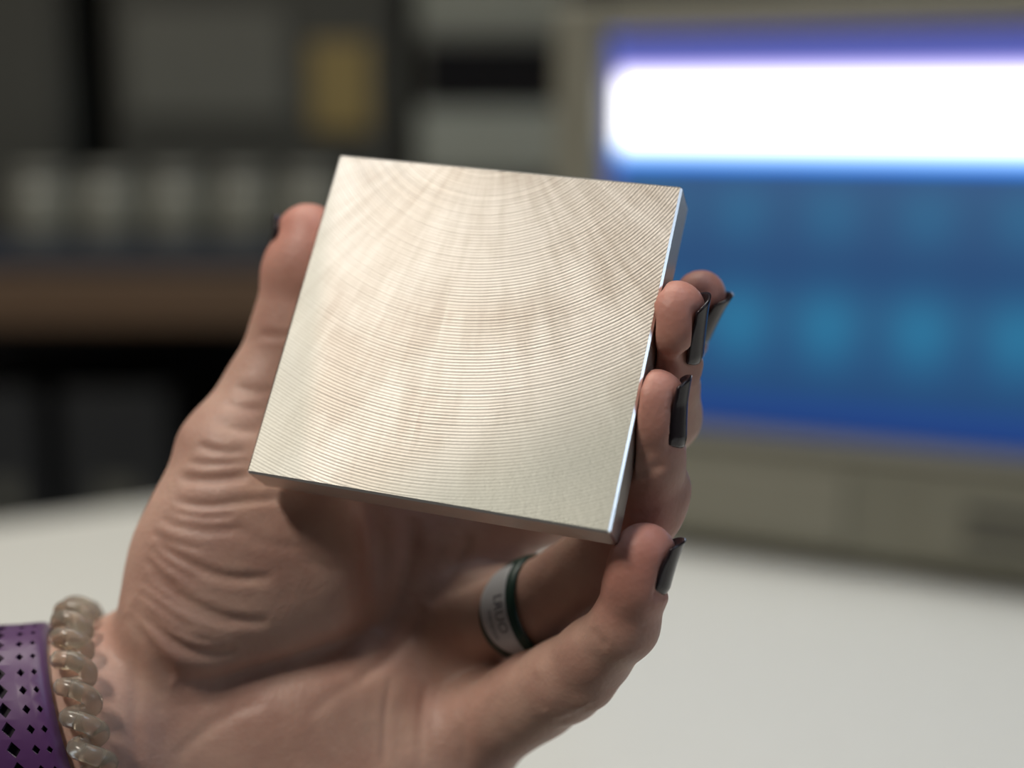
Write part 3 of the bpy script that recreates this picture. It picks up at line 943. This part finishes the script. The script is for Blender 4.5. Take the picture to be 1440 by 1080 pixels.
def tube(path, rad_, nseg, closed):
    n_ = len(path); V = []
    path = np.array(path)
    prev = None
    for i in range(n_):
        t_ = unit(path[(i + 1) % n_] - path[i - 1]) if closed or 0 < i < n_ - 1 else unit(path[min(i + 1, n_ - 1)] - path[max(i - 1, 0)])
        if prev is None: prev = unit(np.cross(t_, [.3, .5, .8]))
        prev = unit(prev - t_ * (t_ @ prev)); bb = np.cross(t_, prev)
        for k in range(nseg):
            q = 2 * math.pi * k / nseg
            V.append(path[i] + (prev * math.cos(q) + bb * math.sin(q)) * rad_)
    return np.array(V)
M_coil = mottled('cloudy_coil_plastic', (.70, .63, .53), (.80, .73, .63), 90, .20, **{'Transmission Weight': .84, 'IOR': 1.38})
S_COIL = -.72; TURNS = 30; RCO = .28; TR = .19
path = []
for i in range(TURNS * 22):
    th = 2 * math.pi * i / (TURNS * 22)
    ph = TURNS * th
    c = wrist_pt(S_COIL, th, RCO * .62 + TR - .02)
    d_ = unit(c - (WB - wa * S_COIL))
    path.append(c + d_ * math.cos(ph) * RCO * .62 + wa * math.sin(ph) * RCO)
BORG = c2w(WB - wa * S_COIL)
nn_ = len(path)
coil = grid_mesh('coil_bracelet', w_arr(tube(path, TR, 9, True)) - np.array(BORG), nn_, 9, M_coil, None, True, True)
coil.location = BORG
tag(coil, 'cloudy beige spiral coil hair tie worn round the wrist beside the purple strap', 'bracelet')

M_pur = mottled('purple_silicone', (.072, .017, .095), (.088, .022, .112), 40, .42, **{'Sheen Weight': .25})
M_pur2 = mat('dark_hole_shade', (.006, .002, .010), .7)  # near-black backing stands in for the shade inside the holes
SORG = c2w(WB - wa * 2.2)
strap = tag(empty('watch_strap', SORG), 'purple silicone wrist strap perforated with diamond holes, at lower left', 'wristband')
# perforated outer band: rows of cells round the wrist, columns across it, a diamond cut in each
S0 = -.22
cols = [(.06, 0), (.10, 0), (.25, .13), (.28, .165), (.58, .27), (.28, .165), (.25, .13), (.10, 0), (.06, 0)]  # width, hole size
NR = 44
NSUB = 2
V = []; Fc = []; vmap = {}
def sv(s_, th, g_):
    k = (round(s_, 4), round(th % (2 * math.pi), 4), g_)
    if k not in vmap:
        vmap[k] = len(V); V.append(wrist_pt(s_, th, g_))
    return vmap[k]
G_OUT, G_IN = .27, .12
tot = sum(c[0] for c in cols)
def crown(s_):                                            # the strap's edges are rounded over
    x = abs((s_ - S0) / tot * 2 - 1)
    return G_OUT - .15 * max(0, (x - .76) / .24) ** 2
dth = 2 * math.pi / NR
s_ = S0
cols_at = []
for wd, hs in cols:
    cols_at.append((s_, s_ + wd, hs)); s_ += wd
for ci, (sa, sb, hs) in enumerate(cols_at):
    ph = 0 if ci % 2 else .5
    for r in range(NR):
        t0, t1 = (r + ph * 0) * dth, (r + 1 + ph * 0) * dth
        tm, smid = (t0 + t1) / 2, (sa + sb) / 2
        a, b, c, d = sv(sa, t0, crown(sa)), sv(sb, t0, crown(sb)), sv(sb, t1, crown(sb)), sv(sa, t1, crown(sa))
        if hs == 0:
            Fc.append((a, b, c, d)); continue
        ht = hs * .60 / 2.5; hw = hs * .5
        gm = crown(smid)
        L_, B2, R_, T_ = sv(smid - hw, tm, gm), sv(smid, tm - ht * .9, gm), sv(smid + hw, tm, gm), sv(smid, tm + ht * .9, gm)
        Fc += [(a, b, B2), (b, R_, B2), (b, c, R_), (c, T_, R_), (c, d, T_), (d, L_, T_), (d, a, L_), (a, B2, L_)]
me = bpy.data.meshes.new('band')
me.from_pydata([tuple(v) for v in (w_arr(np.array(V)) - np.array(SORG))], [], Fc)
bm = bmesh.new(); bm.from_mesh(me); bmesh.ops.recalc_face_normals(bm, faces=bm.faces)
bmesh.ops.solidify(bm, geom=list(bm.faces), thickness=.0016)
bmesh.ops.recalc_face_normals(bm, faces=bm.faces); bm.to_mesh(me); bm.free()
for p in me.polygons: p.use_smooth = True
me.set_sharp_from_angle(angle=math.radians(40))
bd_ = link('band', me, M_pur, strap)
V = []; nt = 88
for i in range(nt):
    th = 2 * math.pi * i / nt
    for (s_, g_) in ((S0 + .03, .02), (S0 + .03, .085), (S0 + tot - .03, .085), (S0 + tot - .03, .02)):
        V.append(wrist_pt(s_, th, g_))
ln_ = grid_mesh('shade_backing', w_arr(np.array(V)) - np.array(SORG), nt, 4, M_pur2, strap, True, True, smooth=False)
ln_['label'] = 'dark backing added as the shade inside the holes'
